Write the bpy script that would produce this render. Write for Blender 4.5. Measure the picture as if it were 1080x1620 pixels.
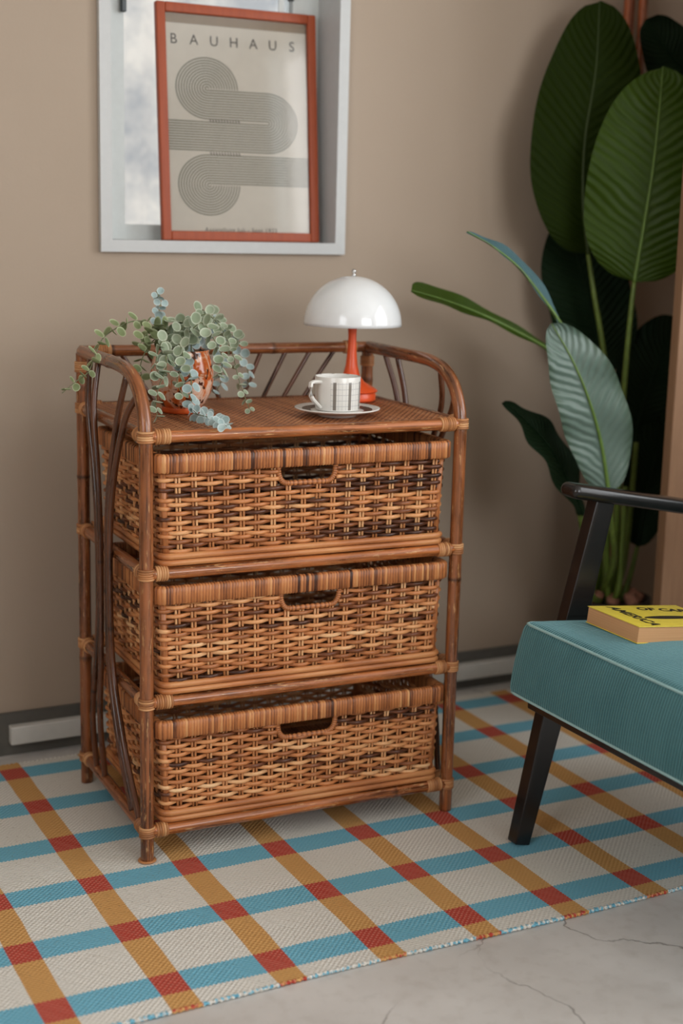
import bpy, math, random
from mathutils import Vector, Matrix

for o in list(bpy.data.objects):
    bpy.data.objects.remove(o)
scene = bpy.context.scene
COL = scene.collection
PI = math.pi

# ------------------------------------------------------------------ camera
FPX = 2262.2                                   # focal length in pixels of the 1080x1620 frame
CAM = Vector((-0.7612, -2.1570, 1.0737))
YAW, PITCH, ROLL = 0.4778, 0.20034, 0.0243
_f = Vector((math.sin(YAW) * math.cos(PITCH), math.cos(YAW) * math.cos(PITCH), -math.sin(PITCH)))
_r0 = Vector((math.cos(YAW), -math.sin(YAW), 0))
_u0 = _r0.cross(_f)
CR = _r0 * math.cos(ROLL) + _u0 * math.sin(ROLL)
CU = -_r0 * math.sin(ROLL) + _u0 * math.cos(ROLL)
CF = _f
cd = bpy.data.cameras.new('camera')
cam = bpy.data.objects.new('camera', cd)
COL.objects.link(cam)
m = Matrix.Identity(4)
for i in range(3):
    m[i][0], m[i][1], m[i][2], m[i][3] = CR[i], CU[i], -CF[i], CAM[i]
cam.matrix_world = m
cd.sensor_fit = 'VERTICAL'
cd.sensor_height = 36.0
cd.sensor_width = 24.0
cd.lens = FPX * 36.0 / 1620.0
cd.clip_start = 0.05
cd.dof.use_dof = True
cd.dof.focus_distance = 2.36
cd.dof.aperture_fstop = 2.4
scene.camera = cam

# ------------------------------------------------------------------ world, window light, exposure
w = bpy.data.worlds.new('overcast_sky')
scene.world = w
w.use_nodes = True
bg = w.node_tree.nodes['Background']
bg.inputs[0].default_value = (0.90, 0.95, 1.0, 1)
bg.inputs[1].default_value = 2.6

def area(name, loc, target, sx, sy, power, col):
    l = bpy.data.lights.new(name, 'AREA')
    l.shape = 'RECTANGLE'
    l.size, l.size_y, l.energy, l.color = sx, sy, power, col
    o = bpy.data.objects.new(name, l)
    COL.objects.link(o)
    o.location = loc
    o.rotation_euler = (Vector(target) - Vector(loc)).to_track_quat('-Z', 'Y').to_euler()
    return o

RX, LX_, FY, BY, CZ, FZ = 2.15, -2.0, -4.2, 0.598, 2.55, -0.006
area('daylight_side_window', (RX + 0.05, -1.75, 1.6), (0, -1.75, 1.6), 2.1, 1.6, 40, (0.985, 0.99, 1.0))
area('daylight_front_window', (0.9, FY - 0.05, 1.7), (0.9, 0, 1.7), 1.7, 1.3, 44, (0.985, 0.99, 1.0))
area('daylight_left_window', (LX_ - 0.05, -1.9, 1.6), (0, -1.9, 1.6), 1.3, 1.3, 19, (0.985, 0.99, 1.0))
scene.view_settings.view_transform = 'Standard'
scene.view_settings.look = 'None'
scene.view_settings.gamma = 1.0
scene.view_settings.use_curve_mapping = False
scene.view_settings.exposure = -0.12

# ------------------------------------------------------------------ pixel helpers (a pixel is a direction only)
def _ray(px, py, n, c):
    d = CF + CR * ((px - 540) / FPX) - CU * ((py - 810) / FPX)
    n = Vector(n)
    return CAM + d * ((c - n.dot(CAM)) / n.dot(d))
def on_y(px, py, y): return _ray(px, py, (0, 1, 0), y)
def on_z(px, py, z): return _ray(px, py, (0, 0, 1), z)

ANG = 0.032                                    # the chest stands turned a little against the wall
CA, SA = math.cos(ANG), math.sin(ANG)
def to_room(p): return Vector((p[0] * CA + p[1] * SA, -p[0] * SA + p[1] * CA, p[2]))
def chest_y(px, py, y): return _ray(px, py, (SA, CA, 0), y)

# ------------------------------------------------------------------ mesh builder
class MB:
    def __init__(s):
        s.v, s.f, s.t, s.q = [], [], [], []
    def add(s, verts, faces, tint=0.5, tuv=None):
        b = len(s.v)
        s.v += [tuple(p) for p in verts]
        s.f += [tuple(i + b for i in f) for f in faces]
        s.t += tint if isinstance(tint, list) else [tint] * len(verts)
        s.q += tuv if tuv else [tuple(p) for p in verts]
        return s
    def tube(s, pts, r, n=8, closed=False, tint=0.5, caps=True, flat=1.0, up=None, s0=None):
        pts = [Vector(p) for p in pts]
        N = len(pts)
        rs = r if isinstance(r, (list, tuple)) else [r] * N
        tg = []
        for i in range(N):
            a = pts[(i - 1) % N] if closed or i > 0 else pts[i]
            b = pts[(i + 1) % N] if closed or i < N - 1 else pts[i]
            d = b - a
            tg.append(d.normalized() if d.length > 1e-9 else Vector((0, 0, 1)))
        ref = Vector(up) if up else (Vector((0, 0, 1)) if abs(tg[0].z) < 0.9 else Vector((1, 0, 0)))
        nrm = (ref - tg[0] * ref.dot(tg[0])).normalized()
        verts, tuv = [], []
        dist = random.random() * 7 if s0 is None else s0
        for i in range(N):
            if i:
                dist += (pts[i] - pts[i - 1]).length
            if up and abs(tg[i].dot(Vector(up))) < 0.98:
                nrm = Vector(up)
            nrm = nrm - tg[i] * nrm.dot(tg[i])
            nrm.normalize()
            bn = tg[i].cross(nrm)
            for k in range(n):
                a = 2 * PI * k / n
                verts.append(pts[i] + nrm * (math.cos(a) * rs[i]) + bn * (math.sin(a) * rs[i] * flat))
                tuv.append((dist, math.cos(a) * rs[i], math.sin(a) * rs[i]))
        faces = []
        for i in range(N if closed else N - 1):
            for k in range(n):
                a, b = i * n + k, i * n + (k + 1) % n
                c, d = ((i + 1) % N) * n + (k + 1) % n, ((i + 1) % N) * n + k
                faces.append((a, d, c, b))
        if caps and not closed:
            faces.append(tuple(range(n)))
            faces.append(tuple((N - 1) * n + k for k in reversed(range(n))))
        tt = tint
        if isinstance(tint, list):
            tt = [t for t in tint for _ in range(n)]
        return s.add(verts, faces, tt, tuv)
    def ring(s, c, axis, R, r, n=18, m=6, tint=0.5):
        ax = Vector(axis).normalized()
        a = ax.orthogonal().normalized(); b = ax.cross(a)
        c = Vector(c)
        return s.tube([c + a * (R * math.cos(2 * PI * i / n)) + b * (R * math.sin(2 * PI * i / n)) for i in range(n)], r, m, True, tint)
    def box(s, a, b, tint=0.5):
        x0, y0, z0 = a; x1, y1, z1 = b
        vs = [(x, y, z) for x in (x0, x1) for y in (y0, y1) for z in (z0, z1)]
        return s.add(vs, [(0, 1, 3, 2), (4, 6, 7, 5), (0, 4, 5, 1), (2, 3, 7, 6), (0, 2, 6, 4), (1, 5, 7, 3)], tint)
    def lathe(s, prof, n=40, c=(0, 0, 0), tint=0.5, closed=False):
        vs, fs = [], []
        for (r, z) in prof:
            for k in range(n):
                a = 2 * PI * k / n
                vs.append((c[0] + r * math.cos(a), c[1] + r * math.sin(a), c[2] + z))
        M = len(prof)
        for i in range(M if closed else M - 1):
            for k in range(n):
                j = (i + 1) % M
                fs.append((i * n + k, i * n + (k + 1) % n, j * n + (k + 1) % n, j * n + k))
        if not closed:
            if prof[0][0] > 1e-6: fs.append(tuple(reversed(range(n))))
            if prof[-1][0] > 1e-6: fs.append(tuple((M - 1) * n + k for k in range(n)))
        return s.add(vs, fs, tint)
    def rbox(s, size, r, n=6, c=(0, 0, 0), fn=None, tint=0.5):
        """box with rounded edges: every cube face as an n x n grid pushed to inner box + r"""
        h = [x / 2 for x in size]
        def coords(hh):
            out = [-hh, -hh + r * 0.3, -hh + r * 0.65]
            out += [-hh + r + (2 * hh - 2 * r) * i / n for i in range(n + 1)]
            out += [hh - r * 0.65, hh - r * 0.3, hh]
            return out
        cs = [coords(x) for x in h]
        L = len(cs[0])
        idx, vs, fs = {}, [], []
        def vid(i, j, k):
            key = (i, j, k)
            if key not in idx:
                p = Vector((cs[0][i], cs[1][j], cs[2][k]))
                q = Vector([max(-h[a] + r, min(h[a] - r, p[a])) for a in range(3)])
                d = p - q
                if d.length > 1e-9: p = q + d.normalized() * r
                if fn: p = fn(p)
                idx[key] = len(vs); vs.append(Vector(c) + p)
            return idx[key]
        E_ = L - 1
        for a in range(E_):
            for b in range(E_):
                fs.append((vid(a, b, E_), vid(a + 1, b, E_), vid(a + 1, b + 1, E_), vid(a, b + 1, E_)))
                fs.append((vid(a, b, 0), vid(a, b + 1, 0), vid(a + 1, b + 1, 0), vid(a + 1, b, 0)))
                fs.append((vid(a, 0, b), vid(a + 1, 0, b), vid(a + 1, 0, b + 1), vid(a, 0, b + 1)))
                fs.append((vid(a, E_, b), vid(a, E_, b + 1), vid(a + 1, E_, b + 1), vid(a + 1, E_, b)))
                fs.append((vid(0, a, b), vid(0, a, b + 1), vid(0, a + 1, b + 1), vid(0, a + 1, b)))
                fs.append((vid(E_, a, b), vid(E_, a + 1, b), vid(E_, a + 1, b + 1), vid(E_, a, b + 1)))
        return s.add(vs, fs, tint)
    def build(s, name, mat, parent=None, smooth=True, loc=None, rot=None, M=None):
        me = bpy.data.meshes.new(name)
        vs = [tuple(M @ Vector(v)) for v in s.v] if M else s.v
        me.from_pydata(vs, [], s.f)
        a = me.attributes.new('tint', 'FLOAT', 'POINT'); a.data.foreach_set('value', s.t)
        b = me.attributes.new('tuv', 'FLOAT_VECTOR', 'POINT'); b.data.foreach_set('vector', [x for q in s.q for x in q])
        if smooth:
            me.polygons.foreach_set('use_smooth', [True] * len(me.polygons))
            if smooth == 'auto':
                me.set_sharp_from_angle(angle=math.radians(40))
        me.update()
        return link(name, me, mat, parent, loc, rot)

def link(name, me, mat=None, parent=None, loc=None, rot=None):
    o = bpy.data.objects.new(name, me)
    COL.objects.link(o)
    if mat and not len(me.materials): me.materials.append(mat)
    if parent: o.parent = parent
    if loc is not None: o.location = loc
    if rot is not None: o.rotation_euler = rot
    return o
def tag(o, label=None, cat=None, group=None, kind=None):
    if label: o['label'] = label
    if cat: o['category'] = cat
    if group: o['group'] = group
    if kind: o['kind'] = kind
    return o
def thing(name, label, cat, loc=(0, 0, 0), rz=0, group=None):
    o = bpy.data.objects.new(name, None)
    o.empty_display_size = 0.05
    COL.objects.link(o)
    o.location = loc; o.rotation_euler = (0, 0, rz)
    return tag(o, label, cat, group)
def struct(name, loc=(0, 0, 0)):
    o = bpy.data.objects.new(name, None); COL.objects.link(o); o.location = loc
    return tag(o, kind='structure')

def spline(pts, n=8):
    """Catmull-Rom through the points"""
    pts = [Vector(p) for p in pts]
    if len(pts) < 3:
        return [pts[0].lerp(pts[-1], i / n) for i in range(n + 1)]
    out = []
    P_ = [pts[0] * 2 - pts[1]] + pts + [pts[-1] * 2 - pts[-2]]
    for i in range(1, len(P_) - 2):
        a, b, c, d = P_[i - 1:i + 3]
        for k in range(n):
            t = k / n
            out.append(0.5 * (2 * b + (c - a) * t + (2 * a - 5 * b + 4 * c - d) * t * t + (3 * b - a - 3 * c + d) * t ** 3))
    out.append(pts[-1])
    return out

# ------------------------------------------------------------------ materials
class NT:
    def __init__(s, name):
        s.m = bpy.data.materials.new(name); s.m.use_nodes = True
        s.nt = s.m.node_tree; s.b = s.nt.nodes['Principled BSDF']; s.L = s.nt.links
    def n(s, t, **kw):
        x = s.nt.nodes.new('ShaderNode' + t)
        for k, v in kw.items(): setattr(x, k, v)
        return x
    def put(s, sock, v):
        if v is None: return
        if hasattr(v, 'is_linked'): s.L.new(v, sock)
        elif isinstance(v, (tuple, list)) and len(v) == 3 and sock.type == 'RGBA': sock.default_value = (*v, 1)
        else: sock.default_value = v
    def math(s, op, a, b=None, c=None, clamp=False):
        x = s.n('Math', operation=op); x.use_clamp = clamp
        for i, v in enumerate((a, b, c)): s.put(x.inputs[i], v)
        return x.outputs[0]
    def mix(s, f, a, b, mode='MIX'):
        x = s.n('Mix', data_type='RGBA', blend_type=mode)
        s.put(x.inputs[0], f); s.put(x.inputs[6], a); s.put(x.inputs[7], b)
        return x.outputs[2]
    def coord(s, k='Object'): return s.n('TexCoord').outputs[k]
    def attr(s, nm, out='Fac'): return s.n('Attribute', attribute_name=nm).outputs[out]
    def scale(s, v, sc, loc=(0, 0, 0), rot=(0, 0, 0)):
        x = s.n('Mapping'); s.L.new(v, x.inputs[0]); x.inputs[1].default_value = loc; x.inputs[2].default_value = rot; x.inputs[3].default_value = sc
        return x.outputs[0]
    def noise(s, v, sc, det=3, rough=0.5, dist=0):
        x = s.n('TexNoise'); s.L.new(v, x.inputs['Vector']); x.inputs['Scale'].default_value = sc
        x.inputs['Detail'].default_value = det; x.inputs['Roughness'].default_value = rough; x.inputs['Distortion'].default_value = dist
        return x.outputs[0]
    def ramp(s, f, stops, interp='LINEAR'):
        x = s.n('ValToRGB'); s.put(x.inputs[0], f); cr = x.color_ramp; cr.interpolation = interp
        while len(cr.elements) < len(stops): cr.elements.new(0.5)
        for e, (p, c) in zip(cr.elements, stops):
            e.position = p; e.color = (*c, 1) if len(c) == 3 else c
        return x.outputs[0]
    def rng(s, f, a, b, c=0.0, d=1.0):
        x = s.n('MapRange'); s.put(x.inputs[0], f)
        for i, v in enumerate((a, b, c, d)): x.inputs[i + 1].default_value = v
        return x.outputs[0]
    def xyz(s, v):
        x = s.n('SeparateXYZ'); s.L.new(v, x.inputs[0]); return x.outputs
    def bump(s, h, strength=0.3, dist=0.002):
        x = s.n('Bump'); x.inputs['Strength'].default_value = strength; x.inputs['Distance'].default_value = dist
        s.put(x.inputs['Height'], h); s.L.new(x.outputs[0], s.b.inputs['Normal'])
    def set(s, col=None, rough=None, metal=None, spec=None, coat=None, **kw):
        if col is not None: s.put(s.b.inputs['Base Color'], col)
        if rough is not None: s.put(s.b.inputs['Roughness'], rough)
        if metal is not None: s.put(s.b.inputs['Metallic'], metal)
        if spec is not None: s.put(s.b.inputs['Specular IOR Level'], spec)
        if coat is not None: s.put(s.b.inputs['Coat Weight'], coat); s.b.inputs['Coat Roughness'].default_value = 0.15
        for k, v in kw.items(): s.put(s.b.inputs[k], v)
        return s.m

def srgb(r, g, b):
    f = lambda c: (c / 255 / 12.92) if c / 255 <= 0.04045 else ((c / 255 + 0.055) / 1.055) ** 2.4
    return (f(r), f(g), f(b))

def plain(name, col, rough=0.5, bump=0, bscale=60, var=0.08, **kw):
    t = NT(name)
    n = t.noise(t.coord(), bscale, 4)
    c = t.mix(t.rng(n, 0.3, 0.7), tuple(x * (1 - var) for x in col), tuple(min(1, x * (1 + var)) for x in col))
    if bump: t.bump(n, bump, 0.003)
    return t.set(c, rough, **kw)

M = {}
t = NT('wall_paint'); v = t.coord()
c = t.mix(t.rng(t.noise(v, 1.3, 3), 0.3, 0.7), srgb(172, 155, 137), srgb(178, 161, 144))
t.bump(t.noise(v, 220, 3), 0.08, 0.002); M['wall'] = t.set(c, 0.75, spec=0.3)
M['ceiling'] = plain('ceiling_paint', srgb(225, 220, 212), 0.9)
M['white_wood'] = plain('white_window_paint', srgb(196, 198, 197), 0.4, var=0.02)
M['sash'] = plain('grey_white_sash', srgb(205, 210, 208), 0.45, var=0.03)
M['handle_grey'] = plain('dark_grey_handle', srgb(70, 74, 76), 0.4, metal=0.4)
M['base_grey'] = plain('dark_grey_baseboard', srgb(92, 90, 84), 0.6, 0.05)
M['duct'] = plain('white_cable_duct', srgb(205, 204, 198), 0.45, var=0.03)

t = NT('pane_glass')
tr = t.n('BsdfTransparent'); gl = t.n('BsdfGlossy'); gl.inputs['Roughness'].default_value = 0.05
fr = t.n('Fresnel'); mx = t.n('MixShader')
t.L.new(fr.outputs[0], mx.inputs[0]); t.L.new(tr.outputs[0], mx.inputs[1]); t.L.new(gl.outputs[0], mx.inputs[2])
t.L.new(mx.outputs[0], t.nt.nodes['Material Output'].inputs[0]); M['glass'] = t.m

t = NT('concrete'); v = t.coord()
n1 = t.noise(v, 2.2, 6, 0.6); n2 = t.noise(v, 40, 4)
c = t.mix(t.rng(n1, 0.3, 0.7), srgb(188, 184, 179), srgb(216, 213, 209))
c = t.mix(t.math('MULTIPLY', t.rng(n2, 0.5, 0.8), 0.25), c, srgb(150, 140, 128))
vo = t.n('TexVoronoi', feature='DISTANCE_TO_EDGE'); dn = t.n('TexNoise'); t.L.new(v, dn.inputs['Vector']); dn.inputs['Scale'].default_value = 7; dn.inputs['Detail'].default_value = 5
vm = t.n('VectorMath', operation='MULTIPLY_ADD'); t.L.new(dn.outputs[1], vm.inputs[0]); vm.inputs[1].default_value = (0.16, 0.16, 0); t.L.new(v, vm.inputs[2])
t.L.new(vm.outputs[0], vo.inputs['Vector']); vo.inputs['Scale'].default_value = 3.4
crack = t.math('MULTIPLY', t.rng(vo.outputs[0], 0.0, 0.009, 1, 0), t.rng(t.noise(v, 3.1, 2), 0.40, 0.52))
crack = t.math('MAXIMUM', crack, 0.0, clamp=True)
c = t.mix(t.math('MULTIPLY', crack, 0.62), c, srgb(70, 62, 55))
t.bump(t.math('SUBTRACT', t.math('MULTIPLY', n2, 0.3), crack), 0.3, 0.002)
M['concrete'] = t.set(c, t.rng(n1, 0.3, 0.7, 0.42, 0.62))

# polished rattan pole: streaks along the pole, worn pale scratches, dark nodes from tint
def pole_mat(name, dark, mid, pale, wear=0.5):
    t = NT(name); q = t.attr('tuv', 'Vector')
    st = t.noise(t.scale(q, (6, 260, 260)), 1.0, 5, 0.65)
    bl = t.noise(t.scale(q, (9, 60, 60)), 1.0, 4, 0.6)
    c = t.ramp(t.math('ADD', t.math('MULTIPLY', st, 0.55), t.math('MULTIPLY', bl, 0.45)), [(0.39, dark), (0.50, mid), (0.62, tuple(min(1, x * 1.6) for x in mid))])
    wr = t.noise(t.scale(q, (30, 190, 190), (3, 1, 2)), 1.0, 6, 0.7)
    c = t.mix(t.math('MULTIPLY', t.rng(wr, 0.58, 0.66), wear), c, pale)
    c = t.mix(t.rng(t.attr('tint'), 0.0, 0.4, 0.85, 0.0), c, tuple(x * 0.25 for x in dark))
    t.bump(t.math('ADD', st, t.math('MULTIPLY', wr, 0.5)), 0.12, 0.001)
    return t.set(c, t.rng(bl, 0.3, 0.7, 0.2, 0.38), spec=0.5, coat=0.35)
M['pole'] = pole_mat('brown_rattan_pole', srgb(62, 33, 17), srgb(130, 76, 41), srgb(206, 158, 106), 0.75)
M['cane_rod'] = pole_mat('thin_dark_cane', srgb(40, 21, 12), srgb(88, 50, 28), srgb(150, 102, 64), 0.25)
M['rail'] = pole_mat('lit_orange_brown_rail', srgb(84, 42, 18), srgb(158, 92, 46), srgb(222, 176, 120), 0.75)  # orange-brown copy of the pole, with light falling on the rails painted in
def strand_mat(name, stops, rough=0.42, scale=(30, 400, 400)):
    t = NT(name); q = t.attr('tuv', 'Vector')
    st = t.noise(t.scale(q, scale), 1.0, 4, 0.6)
    f = t.math('ADD', t.attr('tint'), t.math('MULTIPLY', t.math('SUBTRACT', st, 0.5), 0.55))
    c = t.ramp(f, stops)
    t.bump(st, 0.15, 0.0008)
    return t.set(c, rough, spec=0.45)
M['strand'] = strand_mat('wicker_strand', [(0.0, srgb(48, 27, 18)), (0.22, srgb(116, 66, 38)), (0.5, srgb(194, 124, 74)), (0.75, srgb(220, 158, 104)), (1.0, srgb(238, 198, 150))], 0.34)
M['rim'] = strand_mat('wicker_rim_wrap', [(0.0, srgb(60, 33, 22)), (0.25, srgb(130, 76, 44)), (0.55, srgb(188, 118, 68)), (1.0, srgb(220, 164, 108))], 0.38)
M['stake'] = strand_mat('wicker_stake', [(0.0, srgb(120, 72, 40)), (0.5, srgb(196, 132, 82)), (1.0, srgb(232, 184, 132))])
M['matting'] = strand_mat('cane_matting', [(0.0, srgb(60, 32, 18)), (0.3, srgb(120, 70, 42)), (0.6, srgb(184, 122, 80)), (1.0, srgb(222, 172, 126))], 0.4)
M['binding'] = strand_mat('cane_binding', [(0.0, srgb(104, 62, 36)), (0.5, srgb(184, 124, 76)), (1.0, srgb(222, 174, 124))], 0.38)

t = NT('woven_shelf'); v = t.coord(); X_ = t.xyz(v)
wx = t.math('SINE', t.math('MULTIPLY', X_[0], 2 * PI / 0.0076)); wy = t.math('SINE', t.math('MULTIPLY', X_[1], 2 * PI / 0.0098))
sg = t.math('MULTIPLY', wx, wy)
h = t.math('ADD', t.math('MULTIPLY', sg, 0.5), t.math('MULTIPLY', wx, 0.5))
nn = t.noise(t.scale(v, (90, 30, 30)), 1.0, 4)
c = t.ramp(t.math('ADD', t.math('MULTIPLY', h, 0.5), nn), [(0.15, srgb(48, 25, 15)), (0.5, srgb(146, 88, 52)), (0.85, srgb(206, 152, 104))])
t.bump(h, 0.6, 0.0018); M['shelf'] = t.set(c, 0.38, spec=0.5)

# rug
t = NT('plaid_rug'); v = t.coord(); X_ = t.xyz(v)
def frac_dist(x, x0, p):
    f = t.math('FRACT', t.math('ADD', t.math('DIVIDE', t.math('SUBTRACT', x, x0), p), 0.5))
    return t.math('MULTIPLY', t.math('ABSOLUTE', t.math('SUBTRACT', f, 0.5)), p)
wob = t.math('MULTIPLY', t.math('SUBTRACT', t.noise(v, 5, 2), 0.5), 0.010)
saw_y = t.math('MULTIPLY', t.math('PINGPONG', X_[0], 0.0032), 1.1)
saw_x = t.math('MULTIPLY', t.math('PINGPONG', X_[1], 0.0030), 0.6)
fx = frac_dist(t.math('ADD', X_[0], wob), -0.272, 0.1657)
fy = frac_dist(t.math('ADD', X_[1], wob), -0.392, 0.1727)
inx = t.rng(t.math('ADD', fx, saw_x), 0.0232, 0.0242, 1, 0)
iny = t.math('MAXIMUM', t.rng(t.math('ADD', fy, saw_y), 0.0295, 0.0305, 1, 0), t.math('MULTIPLY', t.rng(t.math('ADD', X_[1], saw_y), -0.4555, -0.4545, 1, 0), t.rng(t.noise(t.scale(v, (1, 0.02, 1)), 110, 2), 0.46, 0.54)))
PX = 2 * PI / 0.0068
tw = t.math('SINE', t.math('MULTIPLY', t.math('ADD', X_[0], t.math('MULTIPLY', X_[1], 0.9)), PX))
kn = t.math('MULTIPLY', t.math('SINE', t.math('MULTIPLY', X_[0], PX * 0.72)), t.math('SINE', t.math('MULTIPLY', X_[1], PX * 0.72)))
sel = t.rng(t.noise(v, 4.5, 1), 0.44, 0.56)
wv = t.math('ADD', t.math('MULTIPLY', tw, sel), t.math('MULTIPLY', kn, t.math('SUBTRACT', 1.4, sel)))
ns = t.noise(v, 260, 3)
w01 = t.rng(wv, -1.2, 1.2, 0, 1)
ivory = t.mix(w01, srgb(200, 197, 188), srgb(234, 231, 223))
yel = t.mix(w01, srgb(188, 138, 80), srgb(218, 172, 112))
blu = t.mix(w01, srgb(94, 160, 186), srgb(134, 192, 210))
redc = t.mix(t.rng(wv, 0.0, 1.0, 0, 1), srgb(176, 70, 58), srgb(204, 122, 106))
c = t.mix(inx, t.mix(iny, ivory, blu), t.mix(iny, yel, redc))
c = t.mix(t.rng(ns, 0.60, 0.75, 0, 0.5), c, srgb(120, 106, 86))
t.bump(t.math('ADD', wv, t.math('MULTIPLY', ns, 1.6)), 0.4, 0.0013); M['rug'] = t.set(c, 0.95, spec=0.1)

M['orange_frame'] = (lambda t: (t.bump(t.noise(t.scale(t.coord(), (6, 6, 6)), 20, 3), 0.05), t.set(t.mix(t.noise(t.scale(t.coord(), (30, 30, 4)), 4, 4), srgb(138, 54, 18), srgb(172, 76, 28)), 0.5))[1])(NT('orange_brown_frame'))
M['paper'] = plain('poster_paper', srgb(214, 207, 194), 0.7, var=0.02)
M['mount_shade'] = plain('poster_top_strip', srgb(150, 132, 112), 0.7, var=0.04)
M['ink'] = plain('grey_green_ink', srgb(128, 128, 114), 0.7, var=0.03)
M['ink_dark'] = plain('dark_ink', srgb(70, 66, 60), 0.7, var=0.03)
M['shade'] = plain('glossy_white_shade', srgb(234, 237, 238), 0.12, var=0.01, coat=0.4)
M['chrome'] = plain('chrome', srgb(215, 215, 215), 0.08, metal=1.0, var=0.01)
M['lamp_red'] = plain('orange_red_lacquer', srgb(232, 90, 42), 0.3, var=0.03)
M['porcelain'] = plain('white_porcelain', srgb(232, 230, 224), 0.15, var=0.01)
M['saucer_dark'] = plain('brown_saucer_ring', srgb(62, 50, 44), 0.25, var=0.05)

t = NT('plaid_porcelain'); q = t.attr('tuv', 'Vector'); Q = t.xyz(q)     # x = angle in turns, y = height
def line(x, p, wd, off=0.0):
    f = t.math('FRACT', t.math('DIVIDE', t.math('ADD', x, off), p))
    return t.math('LESS_THAN', f, wd)
base = srgb(228, 226, 220)
thin = t.math('MAXIMUM', line(Q[0], 0.0278, 0.09), line(Q[1], 0.0098, 0.09))
c = t.mix(t.math('MULTIPLY', thin, 0.55), base, srgb(150, 150, 156))
wide = line(Q[0], 0.1110, 0.21, 0.0631)
c = t.mix(t.math('MULTIPLY', wide, 0.85), c, srgb(104, 94, 84))
lim = t.math('MULTIPLY', t.math('GREATER_THAN', Q[1], 0.003), t.math('LESS_THAN', Q[1], 0.052))
lim = t.math('MULTIPLY', lim, t.math('GREATER_THAN', t.math('ABSOLUTE', t.math('SUBTRACT', Q[0], 0.5)), 0.085))
M['plaid_cup'] = t.set(t.mix(lim, base, c), 0.15)

t = NT('marbled_orange_pot'); v = t.coord()
n1 = t.noise(v, 34, 5, 0.6, 1.2); n2 = t.noise(t.scale(v, (1, 1, 1), (3, 5, 2)), 30, 4, 0.6, 1.5)
c = t.ramp(n1, [(0.40, srgb(200, 92, 38)), (0.46, srgb(212, 122, 66)), (0.49, srgb(222, 170, 140)), (0.62, srgb(228, 196, 174))])
c = t.mix(t.rng(n2, 0.565, 0.59), c, srgb(74, 34, 20))
M['pot'] = t.set(c, 0.12, coat=0.4)
M['pot_plain'] = plain('orange_pot_foot', srgb(196, 84, 36), 0.25)
M['soil'] = plain('dark_soil', srgb(60, 44, 32), 0.95, 0.6, 90, 0.3)

def leaf_mat(name, a, b, edge=None, spec=0.2, rough=0.5, rib=0):
    t = NT(name); v = t.attr('tuv', 'Vector'); Q = t.xyz(v)          # x along, y across (-1..1), tint = random
    f = t.math('ADD', t.attr('tint'), t.math('MULTIPLY', t.math('SUBTRACT', t.noise(t.coord(), 60, 3), 0.5), 0.5))
    oi = t.n('ObjectInfo').outputs['Random']
    c = t.mix(t.math('ADD', t.math('MULTIPLY', f, 0.5), t.math('MULTIPLY', oi, 0.5)), a, b)
    ay = t.math('ABSOLUTE', Q[1])
    if edge: c = t.mix(t.rng(ay, 0.72, 0.98, 0, 0.75), c, edge)
    if rib:
        s_ = t.math('SUBTRACT', Q[0], t.math('MULTIPLY', ay, 0.17))
        wv = t.math('SINE', t.math('ADD', t.math('MULTIPLY', s_, 2 * PI * rib), t.math('MULTIPLY', t.noise(t.scale(v, (9, 1, 1)), 1.0, 2), 5.0)))
        c = t.mix(t.rng(wv, -1, 1, 0.0, 0.14), c, tuple(x * 1.7 for x in b))
        t.bump(t.math('MULTIPLY', wv, t.rng(ay, 0.0, 0.25)), 0.34, 0.005)
    return t.set(c, rough, spec=spec, **{'Transmission Weight': 0.0, 'Subsurface Weight': 0.0})
M['euc'] = leaf_mat('eucalyptus_leaf', srgb(122, 138, 108), srgb(164, 176, 152), srgb(210, 216, 196), rough=0.6)
M['euc_blue'] = leaf_mat('eucalyptus_leaf_blue', srgb(140, 162, 160), srgb(178, 196, 194), srgb(212, 222, 220), rough=0.6)
M['euc_green'] = leaf_mat('eucalyptus_leaf_green', srgb(108, 122, 84), srgb(144, 154, 110), srgb(192, 200, 164), rough=0.6)
M['euc_stem'] = plain('eucalyptus_stem', srgb(112, 120, 84), 0.6)
M['banana'] = leaf_mat('broad_leaf_green', srgb(25, 37, 5), srgb(33, 46, 7), rough=0.55, spec=0.06, rib=26)
M['banana_bright'] = leaf_mat('broad_leaf_bright', srgb(42, 62, 9), srgb(58, 80, 12), rough=0.45, rib=22)
M['banana_dark'] = leaf_mat('broad_leaf_dark', srgb(14, 28, 14), srgb(20, 38, 18), spec=0.1, rough=0.6, rib=24)
M['banana_silver'] = leaf_mat('broad_leaf_silver_underside', srgb(76, 96, 84), srgb(102, 122, 112), srgb(58, 80, 58), rough=0.38, spec=0.45, rib=17)
M['banana_blue'] = leaf_mat('broad_leaf_blue_underside', srgb(62, 92, 98), srgb(84, 114, 118), rough=0.45, rib=20)
M['stalk'] = plain('green_stalk', srgb(92, 112, 40), 0.45, var=0.2)
M['midrib'] = plain('pale_green_midrib', srgb(96, 124, 52), 0.45, var=0.15)
M['midrib_dark'] = plain('dull_green_midrib', srgb(50, 66, 22), 0.55, var=0.15)
M['fibre_pot'] = plain('dark_planter', srgb(60, 48, 40), 0.8, 0.4, 60)
M['bark'] = plain('pinkish_brown_bark_chip', srgb(150, 102, 80), 0.85, 0.6, 90, 0.3)
t = NT('plywood_board'); v = t.coord()
g = t.noise(t.scale(v, (40, 40, 3)), 3, 5, 0.6)
M['plywood'] = t.set(t.mix(g, srgb(122, 90, 64), srgb(152, 116, 86)), 0.6)
M['cane_poles'] = pole_mat('reddish_cane_pole', srgb(84, 34, 14), srgb(150, 76, 36), srgb(196, 130, 84), 0.15)

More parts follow.
